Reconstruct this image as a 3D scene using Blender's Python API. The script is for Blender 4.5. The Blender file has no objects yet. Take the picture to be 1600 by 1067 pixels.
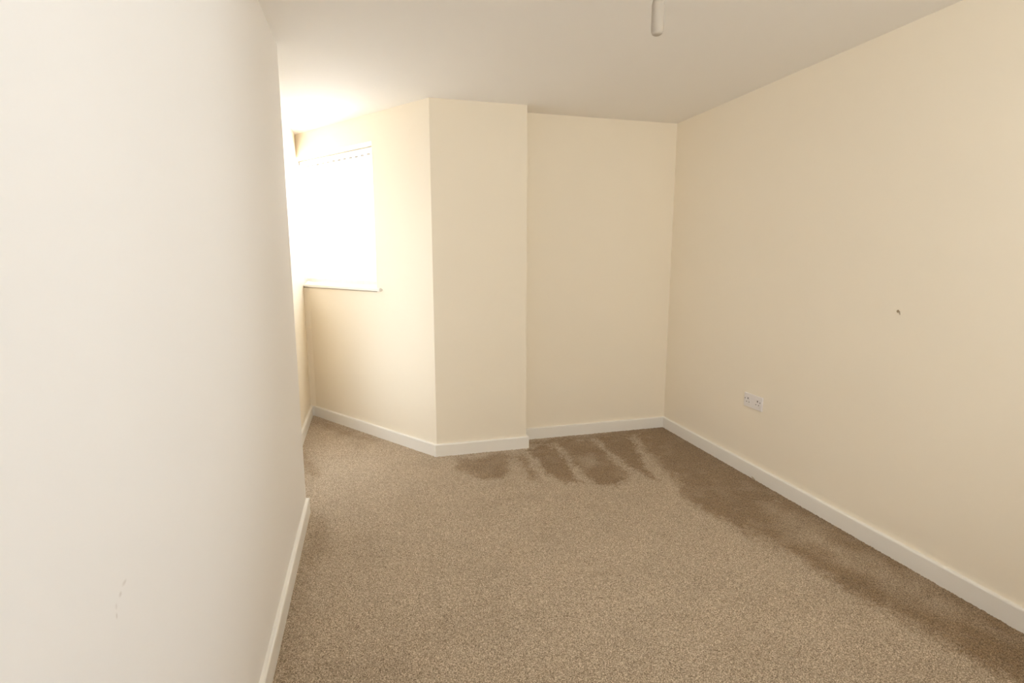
import bpy, bmesh, math, random
import numpy as np
from mathutils import Vector, Matrix

# ------------------------------------------------------------------ camera, world, lights, exposure
scene = bpy.context.scene
COL = scene.collection
random.seed(7)
np.random.seed(7)

cam_data = bpy.data.cameras.new('camera')
cam_data.sensor_width = 36.0
cam_data.lens = 36.0 * 827.1 / 1600.0
cam_data.clip_start = 0.02
cam = bpy.data.objects.new('camera', cam_data)
COL.objects.link(cam)
cam.location = (0.0, 0.0, 1.3863)
YAW, PITCH = 0.2641, -0.1564
fwd = Vector((math.sin(YAW) * math.cos(PITCH), math.cos(YAW) * math.cos(PITCH), math.sin(PITCH)))
cam.rotation_euler = fwd.to_track_quat('-Z', 'Y').to_euler()
scene.camera = cam

scene.view_settings.view_transform = 'Standard'
scene.view_settings.look = 'None'
scene.view_settings.gamma = 1.0
scene.view_settings.use_curve_mapping = False
scene.view_settings.exposure = -0.10
scene.cycles.max_bounces = 14
scene.cycles.diffuse_bounces = 10
scene.cycles.transmission_bounces = 8
scene.cycles.transparent_max_bounces = 16
scene.cycles.sample_clamp_indirect = 12.0

world = bpy.data.worlds.new('overcast_sky')
scene.world = world
world.use_nodes = True
bg = world.node_tree.nodes['Background']
bg.inputs['Color'].default_value = (0.93, 0.96, 1.0, 1)
bg.inputs['Strength'].default_value = 1.5

# plan of the room (metres, camera above the origin looking up +y)
H = 2.40
XR, XL, YA, YF, YC = 2.331, -0.377, 2.935, 3.778, 3.599
XC, XD, XB, YB = 0.422, 1.080, -0.540, 4.933
YR = -0.85
B2, C2 = Vector((XB, YB)), Vector((XC, YC))
TAN = (C2 - B2).normalized()                 # along the window wall, from the far corner to the chimney
OUT = Vector((-TAN.y, TAN.x))                # out of the room
if OUT.dot(B2) < 0: OUT = -OUT
WIN_Z0, WIN_Z1, WIN_S = 1.165, 2.214, 1.03

def wp(s, d, z=0.0):                         # a point on / behind the window wall
    q = B2 + TAN * s + OUT * d
    return Vector((q.x, q.y, z))

def area_light(name, loc, direction, sx, sy, power, color):
    l = bpy.data.lights.new(name, 'AREA')
    l.shape = 'RECTANGLE'; l.size = sx; l.size_y = sy
    l.energy = power; l.color = color
    o = bpy.data.objects.new(name, l); COL.objects.link(o)
    o.location = loc
    o.rotation_euler = Vector(direction).to_track_quat('-Z', 'Y').to_euler()
    return o

# daylight at the far window; fill lamps at three unseen windows added for light
W1_POWER, W2_POWER, W3_POWER, W4_POWER = 310.0, 58.0, 46.0, 7.6
area_light('daylight_far_window', wp(0.42, 0.62, 2.25), (-OUT.x, -OUT.y, -0.75), 1.5, 1.2, W1_POWER, (0.96, 1.0, 1.28))
W2X0, W2X1, W2Z0, W2Z1 = 0.55, 1.90, 1.40, 2.30
area_light('fill_rear_window', ((W2X0 + W2X1) / 2, YR - 0.125, (W2Z0 + W2Z1) / 2), (0, 1, 0), 1.35, 0.90, W2_POWER, (1.04, 1.0, 0.95))
W3Y0, W3Y1, W3Z0, W3Z1 = -0.74, 0.16, 1.40, 2.30
area_light('fill_side_window', (XR + 0.125, (W3Y0 + W3Y1) / 2, (W3Z0 + W3Z1) / 2), (-1, 0, 0), 0.90, 0.90, W3_POWER, (0.95, 1.0, 1.12))
W4Y0, W4Y1, W4Z0, W4Z1 = 3.02, 3.92, 0.14, 1.90
area_light('fill_alcove_window', (XB - 0.11, (W4Y0 + W4Y1) / 2, (W4Z0 + W4Z1) / 2), (1, 0, 0), 0.86, 1.70, W4_POWER, (1.0, 1.0, 1.0))

# ------------------------------------------------------------------ materials
def mat(name, color, rough=0.6, spec=0.3):
    m = bpy.data.materials.new(name); m.use_nodes = True
    b = m.node_tree.nodes['Principled BSDF']
    b.inputs['Base Color'].default_value = (*color, 1)
    b.inputs['Roughness'].default_value = rough
    b.inputs['Specular IOR Level'].default_value = spec
    return m, m.node_tree, b

def N(t, kind, **kw):
    n = t.nodes.new(kind)
    for k, v in kw.items():
        setattr(n, k, v)
    return n

def add_bump(t, b, scale, strength, dist, detail=2.0):
    tc = N(t, 'ShaderNodeTexCoord')
    no = N(t, 'ShaderNodeTexNoise'); no.inputs['Scale'].default_value = scale; no.inputs['Detail'].default_value = detail
    bu = N(t, 'ShaderNodeBump'); bu.inputs['Strength'].default_value = strength; bu.inputs['Distance'].default_value = dist
    t.links.new(tc.outputs['Object'], no.inputs['Vector'])
    t.links.new(no.outputs['Fac'], bu.inputs['Height'])
    t.links.new(bu.outputs['Normal'], b.inputs['Normal'])
    return tc

def paint(name, color, var=0.015, scuffs=()):
    m, t, b = mat(name, color, 0.75, 0.2)
    tc = add_bump(t, b, 160.0, 0.08, 0.001)
    no = N(t, 'ShaderNodeTexNoise'); no.inputs['Scale'].default_value = 1.7; no.inputs['Detail'].default_value = 3.0
    t.links.new(tc.outputs['Object'], no.inputs['Vector'])
    mx = N(t, 'ShaderNodeMix', data_type='RGBA')
    mx.inputs[6].default_value = (*[c * (1 - var) for c in color], 1)
    mx.inputs[7].default_value = (*[min(1, c * (1 + var)) for c in color], 1)
    t.links.new(no.outputs['Fac'], mx.inputs[0])
    out = mx.outputs[2]
    for (cx, cy, cz, rx, ry, rz, amt) in scuffs:          # faint rubbed marks on the plaster
        sub = N(t, 'ShaderNodeVectorMath', operation='SUBTRACT'); sub.inputs[1].default_value = (cx, cy, cz)
        t.links.new(tc.outputs['Object'], sub.inputs[0])
        dv = N(t, 'ShaderNodeVectorMath', operation='DIVIDE'); dv.inputs[1].default_value = (rx, ry, rz)
        t.links.new(sub.outputs[0], dv.inputs[0])
        ln = N(t, 'ShaderNodeVectorMath', operation='LENGTH'); t.links.new(dv.outputs[0], ln.inputs[0])
        mr = N(t, 'ShaderNodeMapRange'); mr.inputs[1].default_value = 1.0; mr.inputs[2].default_value = 0.3
        mr.inputs[3].default_value = 0.0; mr.inputs[4].default_value = amt
        t.links.new(ln.outputs['Value'], mr.inputs[0])
        m2 = N(t, 'ShaderNodeMix', data_type='RGBA'); m2.inputs[7].default_value = (0.33, 0.25, 0.18, 1)
        t.links.new(mr.outputs[0], m2.inputs[0]); t.links.new(out, m2.inputs[6]); out = m2.outputs[2]
    t.links.new(out, b.inputs['Base Color'])
    return m

CREAM = (0.88, 0.81, 0.69)
LEFT_PALER = (0.875, 0.855, 0.835)  # left wall tone, less yellow than the other walls
M_WALL = paint('cream_wall_paint', CREAM)
M_LEFT = paint('left_wall_paler_scuffed', LEFT_PALER, scuffs=[
    (XL, 0.868, 0.898, 0.03, 0.010, 0.0045, 0.22), (XL, 0.852, 0.889, 0.03, 0.006, 0.005, 0.25),
    (XL, 0.836, 0.880, 0.03, 0.004, 0.006, 0.16), (XL, 0.834, 0.866, 0.03, 0.003, 0.006, 0.28)])
M_CEIL = paint('white_ceiling_paint', (0.88, 0.86, 0.835), 0.01)
M_TRIM, t_, b_ = mat('white_gloss_paint', (0.86, 0.835, 0.79), 0.38, 0.4); add_bump(t_, b_, 90, 0.05, 0.001)
M_UPVC, t_, b_ = mat('white_upvc', (0.82, 0.82, 0.80), 0.3, 0.5); add_bump(t_, b_, 60, 0.02, 0.001)
M_SOCK, t_, b_ = mat('white_plastic', (0.80, 0.77, 0.77), 0.35, 0.45); add_bump(t_, b_, 200, 0.02, 0.0005)
M_HOLE, t_, b_ = mat('dark_slot', (0.05, 0.04, 0.035), 0.6, 0.2); add_bump(t_, b_, 200, 0.02, 0.0005)
M_AGED, t_, b_ = mat('aged_plastic', (0.48, 0.43, 0.37), 0.6, 0.2); add_bump(t_, b_, 60, 0.02, 0.001)
M_GREY, t_, b_ = mat('grey_plastic', (0.35, 0.33, 0.29), 0.5, 0.3); add_bump(t_, b_, 200, 0.02, 0.0005)
M_PLUG, t_, b_ = mat('dusty_plaster_hole', (0.36, 0.28, 0.19), 0.8, 0.1); add_bump(t_, b_, 400, 0.4, 0.001)
M_FLUFF, t_, b_ = mat('beige_yarn', (0.50, 0.41, 0.30), 0.9, 0.05); add_bump(t_, b_, 900, 0.4, 0.001)

def glass_mat():
    m = bpy.data.materials.new('window_glass'); m.use_nodes = True
    t = m.node_tree; t.nodes.clear()
    o = N(t, 'ShaderNodeOutputMaterial'); mx = N(t, 'ShaderNodeMixShader')
    tr = N(t, 'ShaderNodeBsdfTransparent'); gl = N(t, 'ShaderNodeBsdfGlossy'); fr = N(t, 'ShaderNodeFresnel')
    tr.inputs['Color'].default_value = (0.95, 0.97, 0.96, 1); gl.inputs['Roughness'].default_value = 0.02
    t.links.new(fr.outputs[0], mx.inputs[0]); t.links.new(tr.outputs[0], mx.inputs[1]); t.links.new(gl.outputs[0], mx.inputs[2])
    t.links.new(mx.outputs[0], o.inputs['Surface'])
    return m
M_GLASS = glass_mat()

def slat_mat():
    m = bpy.data.materials.new('white_blind_fabric'); m.use_nodes = True
    t = m.node_tree; t.nodes.clear()
    o = N(t, 'ShaderNodeOutputMaterial'); mx = N(t, 'ShaderNodeMixShader'); mx.inputs[0].default_value = 0.62
    di = N(t, 'ShaderNodeBsdfDiffuse'); tl = N(t, 'ShaderNodeBsdfTranslucent')
    tc = N(t, 'ShaderNodeTexCoord'); no = N(t, 'ShaderNodeTexNoise'); no.inputs['Scale'].default_value = 400
    cr = N(t, 'ShaderNodeMix', data_type='RGBA')
    cr.inputs[6].default_value = (0.90, 0.88, 0.80, 1); cr.inputs[7].default_value = (0.96, 0.94, 0.88, 1)
    t.links.new(tc.outputs['Object'], no.inputs['Vector']); t.links.new(no.outputs['Fac'], cr.inputs[0])
    t.links.new(cr.outputs[2], di.inputs['Color']); t.links.new(cr.outputs[2], tl.inputs['Color'])
    t.links.new(di.outputs[0], mx.inputs[1]); t.links.new(tl.outputs[0], mx.inputs[2])
    tp = N(t, 'ShaderNodeBsdfTransparent'); m2 = N(t, 'ShaderNodeMixShader'); m2.inputs[0].default_value = 0.22     # open weave
    t.links.new(mx.outputs[0], m2.inputs[1]); t.links.new(tp.outputs[0], m2.inputs[2]); t.links.new(m2.outputs[0], o.inputs['Surface'])
    return m
M_SLAT = slat_mat()
def frosted_mat():  # pane of the added alcove window; spreads its fill light
    m = bpy.data.materials.new('frosted_glass'); m.use_nodes = True
    t = m.node_tree; t.nodes.clear()
    o = N(t, 'ShaderNodeOutputMaterial'); tl = N(t, 'ShaderNodeBsdfTranslucent'); gl = N(t, 'ShaderNodeBsdfGlossy'); mx = N(t, 'ShaderNodeMixShader')
    mx.inputs[0].default_value = 0.05; gl.inputs['Roughness'].default_value = 0.25
    tc = N(t, 'ShaderNodeTexCoord'); no = N(t, 'ShaderNodeTexNoise'); no.inputs['Scale'].default_value = 90
    cr = N(t, 'ShaderNodeMix', data_type='RGBA'); cr.inputs[6].default_value = (0.90, 0.91, 0.90, 1); cr.inputs[7].default_value = (0.96, 0.96, 0.95, 1)
    t.links.new(tc.outputs['Object'], no.inputs['Vector']); t.links.new(no.outputs['Fac'], cr.inputs[0]); t.links.new(cr.outputs[2], tl.inputs['Color'])
    t.links.new(tl.outputs[0], mx.inputs[1]); t.links.new(gl.outputs[0], mx.inputs[2]); t.links.new(mx.outputs[0], o.inputs['Surface'])
    return m
M_FROST = frosted_mat()

def carpet_mat():
    m, t, b = mat('speckled_carpet_pile', (0.3, 0.24, 0.17), 0.95, 0.05)
    b.inputs['Sheen Weight'].default_value = 0.25
    b.inputs['Sheen Roughness'].default_value = 0.6
    b.inputs['Sheen Tint'].default_value = (1.0, 0.9, 0.78, 1)
    tc = N(t, 'ShaderNodeTexCoord')
    fine = N(t, 'ShaderNodeTexNoise'); fine.inputs['Scale'].default_value = 250.0; fine.inputs['Detail'].default_value = 2.5; fine.inputs['Roughness'].default_value = 0.7
    big = N(t, 'ShaderNodeTexNoise'); big.inputs['Scale'].default_value = 3.5; big.inputs['Detail'].default_value = 4.0
    t.links.new(tc.outputs['Object'], fine.inputs['Vector']); t.links.new(tc.outputs['Object'], big.inputs['Vector'])
    r = N(t, 'ShaderNodeValToRGB')
    e = r.color_ramp.elements
    e[0].position = 0.36; e[0].color = (0.155, 0.112, 0.074, 1)
    e[1].position = 0.64; e[1].color = (0.760, 0.640, 0.495, 1)
    k = e.new(0.5); k.color = (0.390, 0.302, 0.212, 1)
    t.links.new(fine.outputs['Fac'], r.inputs['Fac'])
    at = N(t, 'ShaderNodeAttribute', attribute_name='nap')
    # pile brushed the other way shows the darker side of the yarn
    dk = N(t, 'ShaderNodeMix', data_type='RGBA', blend_type='MULTIPLY')
    dk.inputs[7].default_value = (0.54, 0.45, 0.335, 1)
    t.links.new(at.outputs['Fac'], dk.inputs[0]); t.links.new(r.outputs['Color'], dk.inputs[6])
    mr = N(t, 'ShaderNodeMapRange'); mr.inputs[1].default_value = 0.3; mr.inputs[2].default_value = 0.7; mr.inputs[3].default_value = 0.96; mr.inputs[4].default_value = 1.04
    t.links.new(big.outputs['Fac'], mr.inputs[0])
    hv = N(t, 'ShaderNodeHueSaturation'); t.links.new(mr.outputs[0], hv.inputs['Value']); t.links.new(dk.outputs[2], hv.inputs['Color'])
    t.links.new(hv.outputs['Color'], b.inputs['Base Color'])
    bu = N(t, 'ShaderNodeBump'); bu.inputs['Strength'].default_value = 0.5; bu.inputs['Distance'].default_value = 0.003
    t.links.new(fine.outputs['Fac'], bu.inputs['Height']); t.links.new(bu.outputs['Normal'], b.inputs['Normal'])
    return m
M_CARPET = carpet_mat()
M_BOARD, t_, b_ = mat('grey_underlay', (0.3, 0.27, 0.23), 0.9, 0.1); add_bump(t_, b_, 30, 0.2, 0.002)

# ------------------------------------------------------------------ mesh helpers
def obj(name, bm, m, parent=None, smooth=False):
    bmesh.ops.recalc_face_normals(bm, faces=bm.faces)
    me = bpy.data.meshes.new(name); bm.to_mesh(me); bm.free()
    me.materials.append(m)
    if smooth:
        for f in me.polygons: f.use_smooth = True
    o = bpy.data.objects.new(name, me); COL.objects.link(o)
    if parent: o.parent = parent
    return o

def empty(name, loc=(0, 0, 0)):
    o = bpy.data.objects.new(name, None); COL.objects.link(o); o.location = loc
    o.empty_display_size = 0.05
    return o

def struct(o):
    o['kind'] = 'structure'; return o

def tag(o, label, cat, group=None, kind=None):
    o['label'] = label; o['category'] = cat
    if group: o['group'] = group
    if kind: o['kind'] = kind
    return o

def prism(bm, pts, z0, z1):
    lo = [bm.verts.new((p[0], p[1], z0)) for p in pts]
    hi = [bm.verts.new((p[0], p[1], z1)) for p in pts]
    bm.faces.new(lo[::-1]); bm.faces.new(hi)
    n = len(pts)
    for i in range(n):
        bm.faces.new((lo[i], lo[(i + 1) % n], hi[(i + 1) % n], hi[i]))

def box(bm, x0, x1, y0, y1, z0, z1):
    prism(bm, [(x0, y0), (x1, y0), (x1, y1), (x0, y1)], z0, z1)

def local_box(bm, mtx, x0, x1, y0, y1, z0, z1, bevel=0.0, seg=2):
    b = bmesh.new(); box(b, x0, x1, y0, y1, z0, z1)
    if bevel: bmesh.ops.bevel(b, geom=b.edges[:] , offset=bevel, segments=seg, affect='EDGES', profile=0.5)
    bmesh.ops.transform(b, matrix=mtx, verts=b.verts)
    me = bpy.data.meshes.new('tmp'); b.to_mesh(me); b.free(); bm.from_mesh(me); bpy.data.meshes.remove(me)

def lathe(bm, prof, cx, cy, seg=28):
    rings = []
    for r, z in prof:
        rings.append([bm.verts.new((cx + r * math.cos(2 * math.pi * i / seg), cy + r * math.sin(2 * math.pi * i / seg), z)) for i in range(seg)])
    for a, b in zip(rings[:-1], rings[1:]):
        for i in range(seg): bm.faces.new((a[i], a[(i + 1) % seg], b[(i + 1) % seg], b[i]))
    bm.faces.new(rings[0][::-1]); bm.faces.new(rings[-1])

# ------------------------------------------------------------------ the shell
def simple(name, m, *boxes):
    bm = bmesh.new()
    for b in boxes: box(bm, *b)
    return struct(obj(name, bm, m))

simple('floor', M_BOARD, (-0.75, XR + 0.12, YR - 0.12, 5.6, -0.12, -0.012))
simple('ceiling', M_CEIL, (-0.75, XR + 0.12, YR - 0.12, 5.6, H, H + 0.12))
simple('wall_left', M_LEFT, (-0.75, XL, YR, YA, -0.012, H))
simple('wall_alcove', M_WALL, (-0.75, XB, YA, W4Y0, -0.012, H), (-0.75, XB, W4Y1, 5.45, -0.012, H),
       (-0.75, XB, W4Y0, W4Y1, -0.012, W4Z0), (-0.75, XB, W4Y0, W4Y1, W4Z1, H))
simple('wall_right', M_WALL, (XR, XR + 0.12, YR, W3Y0, -0.012, H), (XR, XR + 0.12, W3Y1, YF + 0.12, -0.012, H),
       (XR, XR + 0.12, W3Y0, W3Y1, -0.012, W3Z0), (XR, XR + 0.12, W3Y0, W3Y1, W3Z1, H))
simple('wall_back', M_WALL, (XD, XR, YF, YF + 0.12, -0.012, H))
bm = bmesh.new()
prism(bm, [(XC, YC), (XD, YC), (XD, YF + 0.12), (XC + 0.30, YF + 0.12), (XC + 0.30, YC + 0.2)], -0.012, H)
struct(obj('wall_chimney', bm, M_WALL))
simple('wall_rear', M_WALL, (-0.75, W2X0, YR - 0.12, YR, -0.012, H), (W2X1, XR + 0.12, YR - 0.12, YR, -0.012, H),
       (W2X0, W2X1, YR - 0.12, YR, -0.012, W2Z0), (W2X0, W2X1, YR - 0.12, YR, W2Z1, H))
# slanting window wall: its opening runs into the alcove wall on the left
TH = 0.26
def on_alcove(d): return Vector((XB, YB + d / OUT.y))
LEN = (C2 - B2).length
bm = bmesh.new()
prism(bm, [B2, C2, C2 + OUT * TH, on_alcove(TH)], -0.012, WIN_Z0 - 0.03)
prism(bm, [B2, C2, C2 + OUT * TH, on_alcove(TH)], WIN_Z1, H)
prism(bm, [B2 + TAN * WIN_S, C2, C2 + OUT * TH, B2 + TAN * WIN_S + OUT * TH], WIN_Z0 - 0.03, WIN_Z1)
struct(obj('wall_window', bm, M_WALL))
# narrow boxed-in corner under the sill
BX1 = Vector((XB, YB - 0.035)); BX2 = B2 + TAN * 0.085
bm = bmesh.new(); prism(bm, [B2, BX1, BX2], -0.012, WIN_Z0 - 0.031)
struct(obj('trim_1', bm, M_WALL))

# ------------------------------------------------------------------ skirting boards
SK_T, SK_H = 0.018, 0.086
def skirting(name, a, b, n, ea=0.0, eb=0.0):
    """board from a to b on the wall face, n = into the room; ea / eb = how far the outer face runs past each end (mitre)"""
    a, b, n = Vector(a), Vector(b), Vector(n).normalized()
    d = (b - a).normalized()
    prof = [(0, -0.012), (SK_T, -0.012), (SK_T, SK_H - 0.006), (SK_T - 0.0018, SK_H - 0.0018), (SK_T - 0.006, SK_H), (0, SK_H)]
    bm = bmesh.new(); R = []
    for p, e in ((a, -ea), (b, eb)):
        ring = []
        for o, z in prof:
            q = p + n * o + d * (e * o / SK_T)
            ring.append(bm.verts.new((q.x, q.y, z)))
        R.append(ring)
    k = len(prof)
    for i in range(k): bm.faces.new((R[0][i], R[0][(i + 1) % k], R[1][(i + 1) % k], R[1][i]))
    bm.faces.new(R[0][::-1]); bm.faces.new(R[1])
    return struct(obj(name, bm, M_TRIM))

INN = -OUT
def mitre(n1, n2, d):            # outer-face overrun where two boards meet
    n1, n2 = Vector(n1).normalized(), Vector(n2).normalized()
    q = (n1 + n2) * (SK_T / (1 + n1.dot(n2)))
    return q.dot(Vector(d).normalized())
nb = (BX2 - BX1).normalized(); nb = Vector((nb.y, -nb.x))
if nb.dot(-B2) < 0: nb = -nb
e = SK_T
skirting('baseboard_left', (XL, YR), (XL, YA), (1, 0), -e, 0)
skirting('baseboard_alcove', (XB, YA), (XB, BX1.y), (1, 0), 0, mitre((1, 0), nb, (0, 1)))
skirting('baseboard_corner', BX1, BX2, nb, mitre((1, 0), nb, BX1 - BX2), mitre(nb, INN, BX2 - BX1))
skirting('baseboard_window', BX2, C2, INN, mitre(nb, INN, BX2 - C2), mitre(INN, (0, -1), C2 - B2))
skirting('baseboard_chimney', C2, (XD, YC), (0, -1), mitre(INN, (0, -1), (-1, 0)), e)
skirting('baseboard_return', (XD, YC), (XD, YF), (1, 0), e, -e)
skirting('baseboard_back', (XD, YF), (XR, YF), (0, -1), -e, -e)
skirting('baseboard_right', (XR, YF), (XR, YR), (-1, 0), -e, -e)
skirting('baseboard_rear', (XL, YR), (XR, YR), (0, 1), -e, -e)

# ------------------------------------------------------------------ far window: frame, panes, sill
FM = Matrix(((TAN.x, OUT.x, 0, B2.x), (TAN.y, OUT.y, 0, B2.y), (0, 0, 1, 0), (0, 0, 0, 1)))   # (s, depth, z) -> world
def wbox(name, m, s0, s1, d0, d1, z0, z1, parent, bevel=0.004):
    bm = bmesh.new(); local_box(bm, FM, s0, s1, d0, d1, z0, z1, bevel)
    return obj(name, bm, m, parent)

w1 = struct(empty('window_1', (0, 0, 0)))
S0 = -0.235      # where the alcove wall crosses the frame depth
bm = bmesh.new()
for (s0, s1, z0, z1) in ((S0, WIN_S, WIN_Z0, WIN_Z0 + 0.06), (S0, WIN_S, WIN_Z1 - 0.06, WIN_Z1),
                         (S0, S0 + 0.06, WIN_Z0 + 0.06, WIN_Z1 - 0.06), (WIN_S - 0.06, WIN_S, WIN_Z0 + 0.06, WIN_Z1 - 0.06)):
    local_box(bm, FM, s0, s1, 0.19, 0.25, z0, z1, 0.004)
obj('window_frame', bm, M_UPVC, w1)
mid = (S0 + WIN_S) / 2
wbox('mullion', M_UPVC, mid - 0.03, mid + 0.03, 0.19, 0.25, WIN_Z0 + 0.06, WIN_Z1 - 0.06, w1)
for a, b in ((S0 + 0.06, mid - 0.03), (mid + 0.03, WIN_S - 0.06)):
    wbox('pane', M_GLASS, a, b, 0.218, 0.222, WIN_Z0 + 0.06, WIN_Z1 - 0.06, w1, 0)
# sill board with a rounded nose, running past the opening on the right
bm = bmesh.new()
q = [Vector((XB, YB - 0.028 / OUT.y)), B2 + TAN * (WIN_S + 0.065) - OUT * 0.028, B2 + TAN * (WIN_S + 0.065), B2 + TAN * WIN_S,
     B2 + TAN * WIN_S + OUT * 0.19, on_alcove(0.19)]
prism(bm, q, WIN_Z0 - 0.024, WIN_Z0)
bmesh.ops.bevel(bm, geom=[ed for ed in bm.edges if abs(ed.verts[0].co.z - ed.verts[1].co.z) < 1e-6], offset=0.006, segments=2, affect='EDGES')
obj('window_sill', bm, M_TRIM, w1)

# ------------------------------------------------------------------ vertical blind
bl = tag(empty('vertical_blind', wp(0.45, 0.12, WIN_Z1)), 'white vertical slat blind drawn across the bright window', 'blind')
BI = bl.location.copy()
def under(o, root):
    o.parent = root; o.matrix_parent_inverse = Matrix.Translation(root.location).inverted(); return o
BD = 0.125
SL0 = -0.150
hr = wbox('headrail', M_UPVC, SL0, WIN_S - 0.012, BD - 0.022, BD + 0.022, WIN_Z1 - 0.041, WIN_Z1 - 0.004, None, 0.003)
under(hr, bl)
SW, ST = 0.089, 0.0012
n_sl = 15
pitch = (WIN_S - 0.012 - SL0 - SW * 0.9) / (n_sl - 1)
Z_T, Z_B = WIN_Z1 - 0.049, WIN_Z0 + 0.012
slat_me = hook_me = weight_me = None
for i in range(n_sl):
    s = SL0 + SW * 0.45 + pitch * i
    mtx = Matrix.Translation(wp(s, BD)) @ Matrix.Rotation(math.atan2(TAN.y, TAN.x) + math.radians(14), 4, 'Z')
    if slat_me is None:
        bm = bmesh.new(); k = 6
        ring = [(-SW / 2 + SW * j / k, 0.003 * (1 - (2 * j / k - 1) ** 2)) for j in range(k + 1)]   # gently bowed louvre
        for z0, z1 in ((Z_B, Z_T),):
            lo = [bm.verts.new((x, y, z0)) for x, y in ring] + [bm.verts.new((x, y + ST, z0)) for x, y in ring[::-1]]
            hi = [bm.verts.new((x, y, z1)) for x, y in ring] + [bm.verts.new((x, y + ST, z1)) for x, y in ring[::-1]]
            for j in range(len(lo)):
                bm.faces.new((lo[j], lo[(j + 1) % len(lo)], hi[(j + 1) % len(lo)], hi[j]))
            bm.faces.new(lo[::-1]); bm.faces.new(hi)
        sl = obj('slat', bm, M_SLAT); slat_me = sl.data
        bm = bmesh.new()
        box(bm, -0.016, 0.016, -0.002, 0.006, Z_T - 0.006, Z_T + 0.006)
        box(bm, -0.003, 0.003, -0.001, 0.004, Z_T + 0.006, WIN_Z1 - 0.040)
        hk = obj('hook', bm, M_GREY); hook_me = hk.data
        bm = bmesh.new(); box(bm, -SW / 2 + 0.004, SW / 2 - 0.004, -0.003, 0.007, Z_B, Z_B + 0.03)
        wt = obj('weight', bm, M_UPVC); weight_me = wt.data
    else:
        sl = bpy.data.objects.new('slat', slat_me); COL.objects.link(sl)
        hk = bpy.data.objects.new('hook', hook_me); COL.objects.link(hk)
        wt = bpy.data.objects.new('weight', weight_me); COL.objects.link(wt)
    sl.parent = bl
    sl.matrix_parent_inverse = Matrix.Translation(BI).inverted()
    sl.matrix_basis = mtx
    hk.parent = sl; wt.parent = sl

# ------------------------------------------------------------------ added rear window, unseen behind the camera, to light the room
w2 = struct(empty('added_window_2'))
bm = bmesh.new(); I4 = Matrix.Identity(4)
for a in ((W2X0, W2X1, W2Z0, W2Z0 + 0.05), (W2X0, W2X1, W2Z1 - 0.05, W2Z1), (W2X0, W2X0 + 0.05, W2Z0 + 0.05, W2Z1 - 0.05), (W2X1 - 0.05, W2X1, W2Z0 + 0.05, W2Z1 - 0.05)):
    local_box(bm, I4, a[0], a[1], YR - 0.08, YR - 0.02, a[2], a[3], 0.004)
obj('window_frame', bm, M_UPVC, w2)
bm = bmesh.new(); xm = (W2X0 + W2X1) / 2
local_box(bm, I4, xm - 0.025, xm + 0.025, YR - 0.08, YR - 0.02, W2Z0 + 0.05, W2Z1 - 0.05, 0.004); obj('mullion', bm, M_UPVC, w2)
for a, b in ((W2X0 + 0.05, xm - 0.025), (xm + 0.025, W2X1 - 0.05)):
    bm = bmesh.new(); box(bm, a, b, YR - 0.052, YR - 0.048, W2Z0 + 0.05, W2Z1 - 0.05); obj('pane', bm, M_GLASS, w2)
bm = bmesh.new(); local_box(bm, I4, W2X0 - 0.05, W2X1 + 0.05, YR, YR + 0.03, W2Z0 - 0.024, W2Z0, 0.005); obj('window_sill', bm, M_TRIM, w2)

def added_side_window(name, x, sgn, y0, y1, z0, z1, glass, d=0.02):      # added, unseen window in a wall running along y; sgn points out of the room
    w = struct(empty(name))
    X = lambda p, q: sorted((x + sgn * p, x + sgn * q))
    f = X(d, d + 0.06)
    bm = bmesh.new()
    for a in ((y0, y1, z0, z0 + 0.05), (y0, y1, z1 - 0.05, z1), (y0, y0 + 0.05, z0 + 0.05, z1 - 0.05), (y1 - 0.05, y1, z0 + 0.05, z1 - 0.05)):
        local_box(bm, I4, *f, *a, 0.004)
    obj('window_frame', bm, M_UPVC, w)
    px = d + (0.028 if glass is M_GLASS else 0.008)
    bm2 = bmesh.new(); box(bm2, *X(px, px + 0.004), y0 + 0.05, y1 - 0.05, z0 + 0.05, z1 - 0.05); obj('pane', bm2, glass, w)
    bm = bmesh.new(); local_box(bm, I4, *X(-0.03, 0.0), y0 - 0.04, y1 + 0.04, z0 - 0.024, z0, 0.005); obj('window_sill', bm, M_TRIM, w)
added_side_window('added_window_3', XR, 1, W3Y0, W3Y1, W3Z0, W3Z1, M_GLASS)  # unseen, added behind the camera to brighten the left wall
added_side_window('added_window_4', XB, -1, W4Y0, W4Y1, W4Z0, W4Z1, M_FROST, 0.002)  # unseen, added in the alcove; tall and frosted to spread light evenly

# ------------------------------------------------------------------ carpet (real cut-pile relief, one mesh)
G = 0.0055
ROOM = np.array([(XL, YR), (XL, YA), (XB, YA), (XB, YB), (XC, YC), (XD, YC), (XD, YF), (XR, YF), (XR, YR)])
def inside(P, X, Y):
    r = np.zeros(X.shape, bool); n = len(P)
    for i in range(n):
        x0, y0 = P[i]; x1, y1 = P[(i + 1) % n]
        if y0 == y1: continue
        c = ((y0 > Y) != (y1 > Y)) & (X < (x1 - x0) * (Y - y0) / (y1 - y0) + x0)
        r ^= c
    return r
def sdist(P, X, Y):              # signed distance to a polygon, positive inside
    P = np.array(P); n = len(P); d = np.full(X.shape, 9.0)
    for i in range(n):
        a = P[i]; v = P[(i + 1) % n] - a
        t = np.clip(((X - a[0]) * v[0] + (Y - a[1]) * v[1]) / (v @ v), 0, 1)
        d = np.minimum(d, np.hypot(X - a[0] - t * v[0], Y - a[1] - t * v[1]))
    return np.where(inside(P, X, Y), d, -d)
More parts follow.
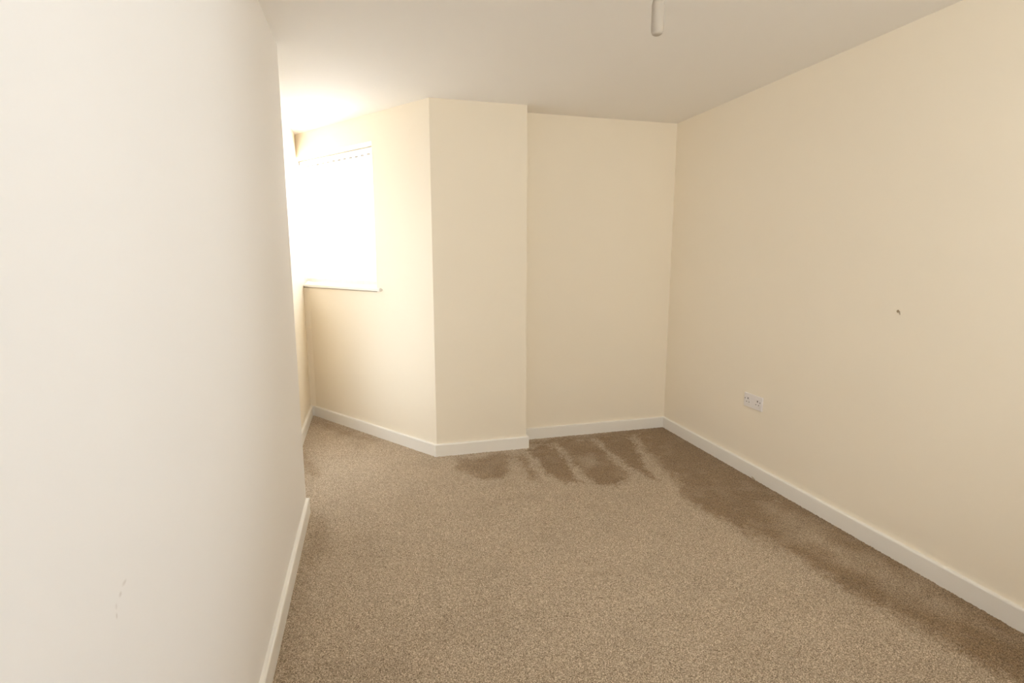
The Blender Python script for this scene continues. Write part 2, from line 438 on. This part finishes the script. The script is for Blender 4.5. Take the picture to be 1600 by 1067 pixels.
def vnoise(X, Y, s, seed):
    rs = np.random.RandomState(seed); T = rs.rand(256, 256)
    x = X * s + 60; y = Y * s + 60; xi = np.floor(x).astype(int); yi = np.floor(y).astype(int)
    fx = x - xi; fy = y - yi; fx = fx * fx * (3 - 2 * fx); fy = fy * fy * (3 - 2 * fy)
    g = lambda a, b: T[a % 256, b % 256]
    return (g(xi, yi) * (1 - fx) + g(xi + 1, yi) * fx) * (1 - fy) + (g(xi, yi + 1) * (1 - fx) + g(xi + 1, yi + 1) * fx) * fy

# places where the pile lies the other way (vacuum strokes and the untrodden edge), on the floor in metres
NAP = [  # polygon, strength, softness
    ([(0.546, 3.541), (0.639, 3.5), (0.904, 3.541), (0.945, 3.459), (0.866, 3.286), (0.803, 3.127), (0.675, 3.12), (0.588, 3.206), (0.529, 3.354)], 0.72, 0.028),
    ([(0.965, 3.466), (1.023, 3.502), (1.004, 3.136), (0.986, 2.986), (0.953, 3.015), (0.957, 3.182)], 0.75, 0.014),
    ([(1.087, 3.552), (1.281, 3.66), (1.266, 3.248), (1.23, 2.92), (1.129, 2.947), (1.096, 3.069), (1.085, 3.261)], 0.95, 0.016),
    ([(1.333, 3.67), (1.621, 3.66), (1.609, 3.37), (1.605, 3.156), (1.609, 2.951), (1.441, 2.823), (1.319, 2.886), (1.316, 3.199)], 0.95, 0.02),
    ([(1.671, 3.68), (1.958, 3.70), (1.817, 3.222), (1.712, 2.84), (1.668, 2.957), (1.648, 3.145)], 1.0, 0.018),
    ([(1.09, 3.70), (2.33, 3.80), (2.33, 3.66), (1.09, 3.645)], 0.85, 0.025),
    ([(1.985, 3.66), (2.40, 3.90), (2.40, 2.58), (2.40, 2.115), (2.42, 1.0), (2.077, 0.9), (2.008, 1.112), (1.935, 1.416), (1.903, 1.684), (1.865, 1.962), (1.816, 2.202), (1.743, 2.451), (1.761, 2.599), (1.826, 2.771), (1.895, 3.044), (1.92, 3.289)], 1.0, 0.045),
    ([(-0.498, 4.7), (-0.335, 4.56), (0.1, 3.98), (0.02, 3.98), (-0.121, 4.049), (-0.323, 4.322)], 0.5, 0.05),
    ([(-0.52, 3.937), (-0.404, 3.606), (-0.331, 3.455), (-0.378, 3.405), (-0.447, 3.562)], 0.55, 0.03),
    ([(-0.145, 4.056), (-0.051, 3.986), (-0.119, 3.906), (-0.214, 4.016)], 0.35, 0.03),
    ([(-0.36, 2.9), (-0.26, 2.86), (-0.24, 2.55), (-0.30, 2.3), (-0.31, 1.6), (-0.36, 1.6)], 0.35, 0.05),
]
NAP_LIGHT = [
    ([(1.344, 3.351), (1.46, 3.371), (1.499, 3.185), (1.357, 3.074)], 0.55, 0.04),
    ([(2.111, 2.39), (2.251, 2.231), (2.185, 1.846), (2.281, 1.582), (2.224, 1.338), (2.114, 1.428), (2.047, 1.72), (2.009, 2.016)], 0.5, 0.07),
]
Y0G = 0.55
xs = np.arange(XB - 0.02, XR + 0.02, G); ys = np.arange(Y0G, YB + 0.02, G)
X, Y = np.meshgrid(xs, ys)
X = X + (np.random.rand(*X.shape) - 0.5) * G * 0.5; Y = Y + (np.random.rand(*Y.shape) - 0.5) * G * 0.5
keep = inside(ROOM, X, Y)
wx = X + (vnoise(X, Y, 9, 1) - 0.5) * 0.045 + (vnoise(X, Y, 30, 2) - 0.5) * 0.022 + (vnoise(X, Y, 110, 5) - 0.5) * 0.02
wy = Y + (vnoise(X, Y, 9, 3) - 0.5) * 0.06 + (vnoise(X, Y, 30, 4) - 0.5) * 0.03 + (vnoise(X, Y, 110, 6) - 0.5) * 0.02
nap = np.zeros(X.shape)
tuft = (np.random.rand(*X.shape) - 0.5) * 0.045 + (vnoise(X, Y, 55, 12) - 0.5) * 0.045     # ragged edge, tuft by tuft
for P, a, s in NAP:
    nap = np.maximum(nap, a * np.clip((sdist(P, wx, wy) + tuft) / (2 * s) + 0.5, 0, 1))
for P, a, s in NAP_LIGHT:
    nap *= 1 - a * np.clip(sdist(P, wx, wy) / (2 * s) + 0.5, 0, 1)
nap = np.clip(nap * (0.8 + 0.4 * vnoise(X, Y, 14, 8)) + 0.22 * (vnoise(X, Y, 5, 9) - 0.55) + 0.15 * (vnoise(X, Y, 18, 10) - 0.5), 0, 1)
Z = -0.002 + (np.random.rand(*X.shape) - 0.5) * 0.0046 + (vnoise(X, Y, 90, 7) - 0.5) * 0.002
idx = -np.ones(X.shape, int); idx[keep] = np.arange(keep.sum())
quad = np.stack([idx[:-1, :-1], idx[:-1, 1:], idx[1:, 1:], idx[1:, :-1]], -1).reshape(-1, 4)
quad = quad[(quad >= 0).all(1)]
V = np.stack([X[keep], Y[keep], Z[keep]], 1)
nv = len(V)
# plain strip behind the camera
V = np.vstack([V, [(XL, YR, -0.002), (XR, YR, -0.002), (XR, Y0G + 0.003, -0.002), (XL, Y0G + 0.003, -0.002)]])
quad = np.vstack([quad, [[nv, nv + 1, nv + 2, nv + 3]]])
me = bpy.data.meshes.new('carpet')
me.vertices.add(len(V)); me.vertices.foreach_set('co', V.astype(np.float32).ravel())
me.loops.add(quad.size); me.loops.foreach_set('vertex_index', quad.astype(np.int32).ravel())
me.polygons.add(len(quad)); me.polygons.foreach_set('loop_start', (np.arange(len(quad)) * 4).astype(np.int32))
me.update(calc_edges=True)
att = me.attributes.new('nap', 'FLOAT', 'POINT')
att.data.foreach_set('value', np.concatenate([nap[keep], np.zeros(4)]).astype(np.float32))
me.polygons.foreach_set('use_smooth', np.ones(len(quad), bool))
me.materials.append(M_CARPET)
carpet = bpy.data.objects.new('carpet', me); COL.objects.link(carpet)
tag(carpet, 'beige brown speckled cut pile carpet covering the whole floor', 'carpet', kind='stuff')

# ------------------------------------------------------------------ double wall socket on the right wall
SY, SZ = 2.742, 0.487
so = tag(empty('wall_socket', (XR, SY, SZ)), 'white double switched power socket low on the right wall', 'socket')
SM = Matrix(((0, -1, 0, 0), (-1, 0, 0, 0), (0, 0, 1, 0), (0, 0, 0, 1)))   # (u, out, z): u runs towards the camera
def sbox(name, m, u0, u1, d0, d1, z0, z1, parent, bevel=0.0):
    bm = bmesh.new(); local_box(bm, SM, u0, u1, d0, d1, z0, z1, bevel); return obj(name, bm, m, parent)
sbox('face_plate', M_SOCK, -0.082, 0.082, 0.0, 0.0095, -0.0445, 0.0445, so, 0.0028)
for c, sw in ((-0.043, -0.068), (0.043, 0.068)):
    pad = sbox('socket_face', M_SOCK, c - 0.0215, c + 0.0215, 0.008, 0.0112, -0.026, 0.026, so, 0.0015)
    sbox('pin_slot', M_HOLE, c - 0.0032, c + 0.0032, 0.0108, 0.0116, 0.007, 0.0175, pad)
    for k in (-1, 1):
        sbox('pin_slot', M_HOLE, c + k * 0.012 - 0.0034, c + k * 0.012 + 0.0034, 0.0108, 0.0116, -0.0125, -0.0080, pad)
    rk = sbox('switch_rocker', M_SOCK, sw - 0.0055, sw + 0.0055, 0.008, 0.0130, -0.004, 0.020, so, 0.0015)
    sbox('switch_mark', M_HOLE, sw - 0.0026, sw + 0.0026, 0.0126, 0.0134, 0.006, 0.0125, rk)
bm = bmesh.new()
local_box(bm, SM, -0.016, 0.016, 0.008, 0.0105, 0.0065, 0.0085, 0.0006)
obj('moulded_rib', bm, M_SOCK, so)

# ------------------------------------------------------------------ screw hole with a torn plug on the right wall
bm = bmesh.new()
seg = 12
lathe_p = [(0.0035, 0.0), (0.0062, 0.0), (0.0056, 0.0016), (0.0032, 0.0012)]
R = []
for r, d in lathe_p:
    R.append([bm.verts.new((-d, r * math.cos(2 * math.pi * i / seg), r * math.sin(2 * math.pi * i / seg) * 1.1)) for i in range(seg)])
for a, b in zip(R[:-1], R[1:]):
    for i in range(seg): bm.faces.new((a[i], a[(i + 1) % seg], b[(i + 1) % seg], b[i]))
bm.faces.new(R[-1])
local_box(bm, Matrix.Translation((0, -0.010, -0.007)) @ Matrix.Rotation(math.radians(-12), 4, 'X'), -0.0014, 0, -0.0016, 0.0016, -0.008, 0.008, 0.0006)
hole = obj('screw_hole', bm, M_PLUG); hole.location = (XR, 1.866, 1.146)
tag(hole, 'small screw hole with a torn edge in the right wall', 'wall mark')

# ------------------------------------------------------------------ loose carpet threads by the right skirting
def thread(name, loc, pts, label):
    cu = bpy.data.curves.new(name, 'CURVE'); cu.dimensions = '3D'; cu.bevel_depth = 0.0016; cu.bevel_resolution = 2
    for P in pts:
        sp = cu.splines.new('POLY'); sp.points.add(len(P) - 1)
        for i, p in enumerate(P): sp.points[i].co = (*p, 1)
    tmp = bpy.data.objects.new(name, cu); COL.objects.link(tmp)
    dg = bpy.context.evaluated_depsgraph_get()
    me = bpy.data.meshes.new_from_object(tmp.evaluated_get(dg))
    bpy.data.objects.remove(tmp); me.name = name
    me.materials.clear(); me.materials.append(M_FLUFF)
    o = bpy.data.objects.new(name, me); COL.objects.link(o); o.location = loc
    tag(o, label, 'thread', 'loose threads on the carpet')
    return o
def curl(r, h, n, dx, dy, ph):
    return [(r * math.cos(ph + 4.5 * t / n) + dx * t / n, r * math.sin(ph + 4.5 * t / n) + dy * t / n, h * math.sin(math.pi * t / n)) for t in range(n + 1)]
thread('carpet_thread', (2.300, 2.655, 0.0), [curl(0.012, 0.020, 12, 0.006, 0.02, 0.4), curl(0.008, 0.012, 10, -0.02, 0.012, 2.0)], 'pale loose thread curling up against the right skirting board')
thread('carpet_thread', (2.217, 2.369, 0.0), [curl(0.010, 0.010, 12, 0.012, -0.012, 1.0), curl(0.009, 0.008, 10, -0.010, 0.012, 3.0)], 'pale bit of fluff lying on the carpet near the right skirting')

# ------------------------------------------------------------------ ceiling pendant (only the lamp holder hangs into view)
PX, PY, PZ = 0.977, 1.735, 2.131
pd = tag(empty('pendant_light', (PX, PY, H)), 'beige pendant lamp holder hanging bare from the ceiling', 'lamp')
bm = bmesh.new(); lathe(bm, [(0.018, H), (0.040, H), (0.042, H - 0.008), (0.036, H - 0.020), (0.012, H - 0.030), (0.006, H - 0.034)], PX, PY)
under(obj('ceiling_rose', bm, M_UPVC, None, True), pd)
bm = bmesh.new(); lathe(bm, [(0.0032, H - 0.03), (0.0032, PZ + 0.125)], PX, PY, 10)
under(obj('cord', bm, M_UPVC, None, True), pd)
bm = bmesh.new(); lathe(bm, [(0.004, PZ - 0.001), (0.012, PZ), (0.0165, PZ + 0.003), (0.0195, PZ + 0.010), (0.0205, PZ + 0.02), (0.0205, PZ + 0.095), (0.016, PZ + 0.115), (0.007, PZ + 0.130), (0.004, PZ + 0.134)], PX, PY)
under(obj('lamp_holder', bm, M_AGED, None, True), pd)
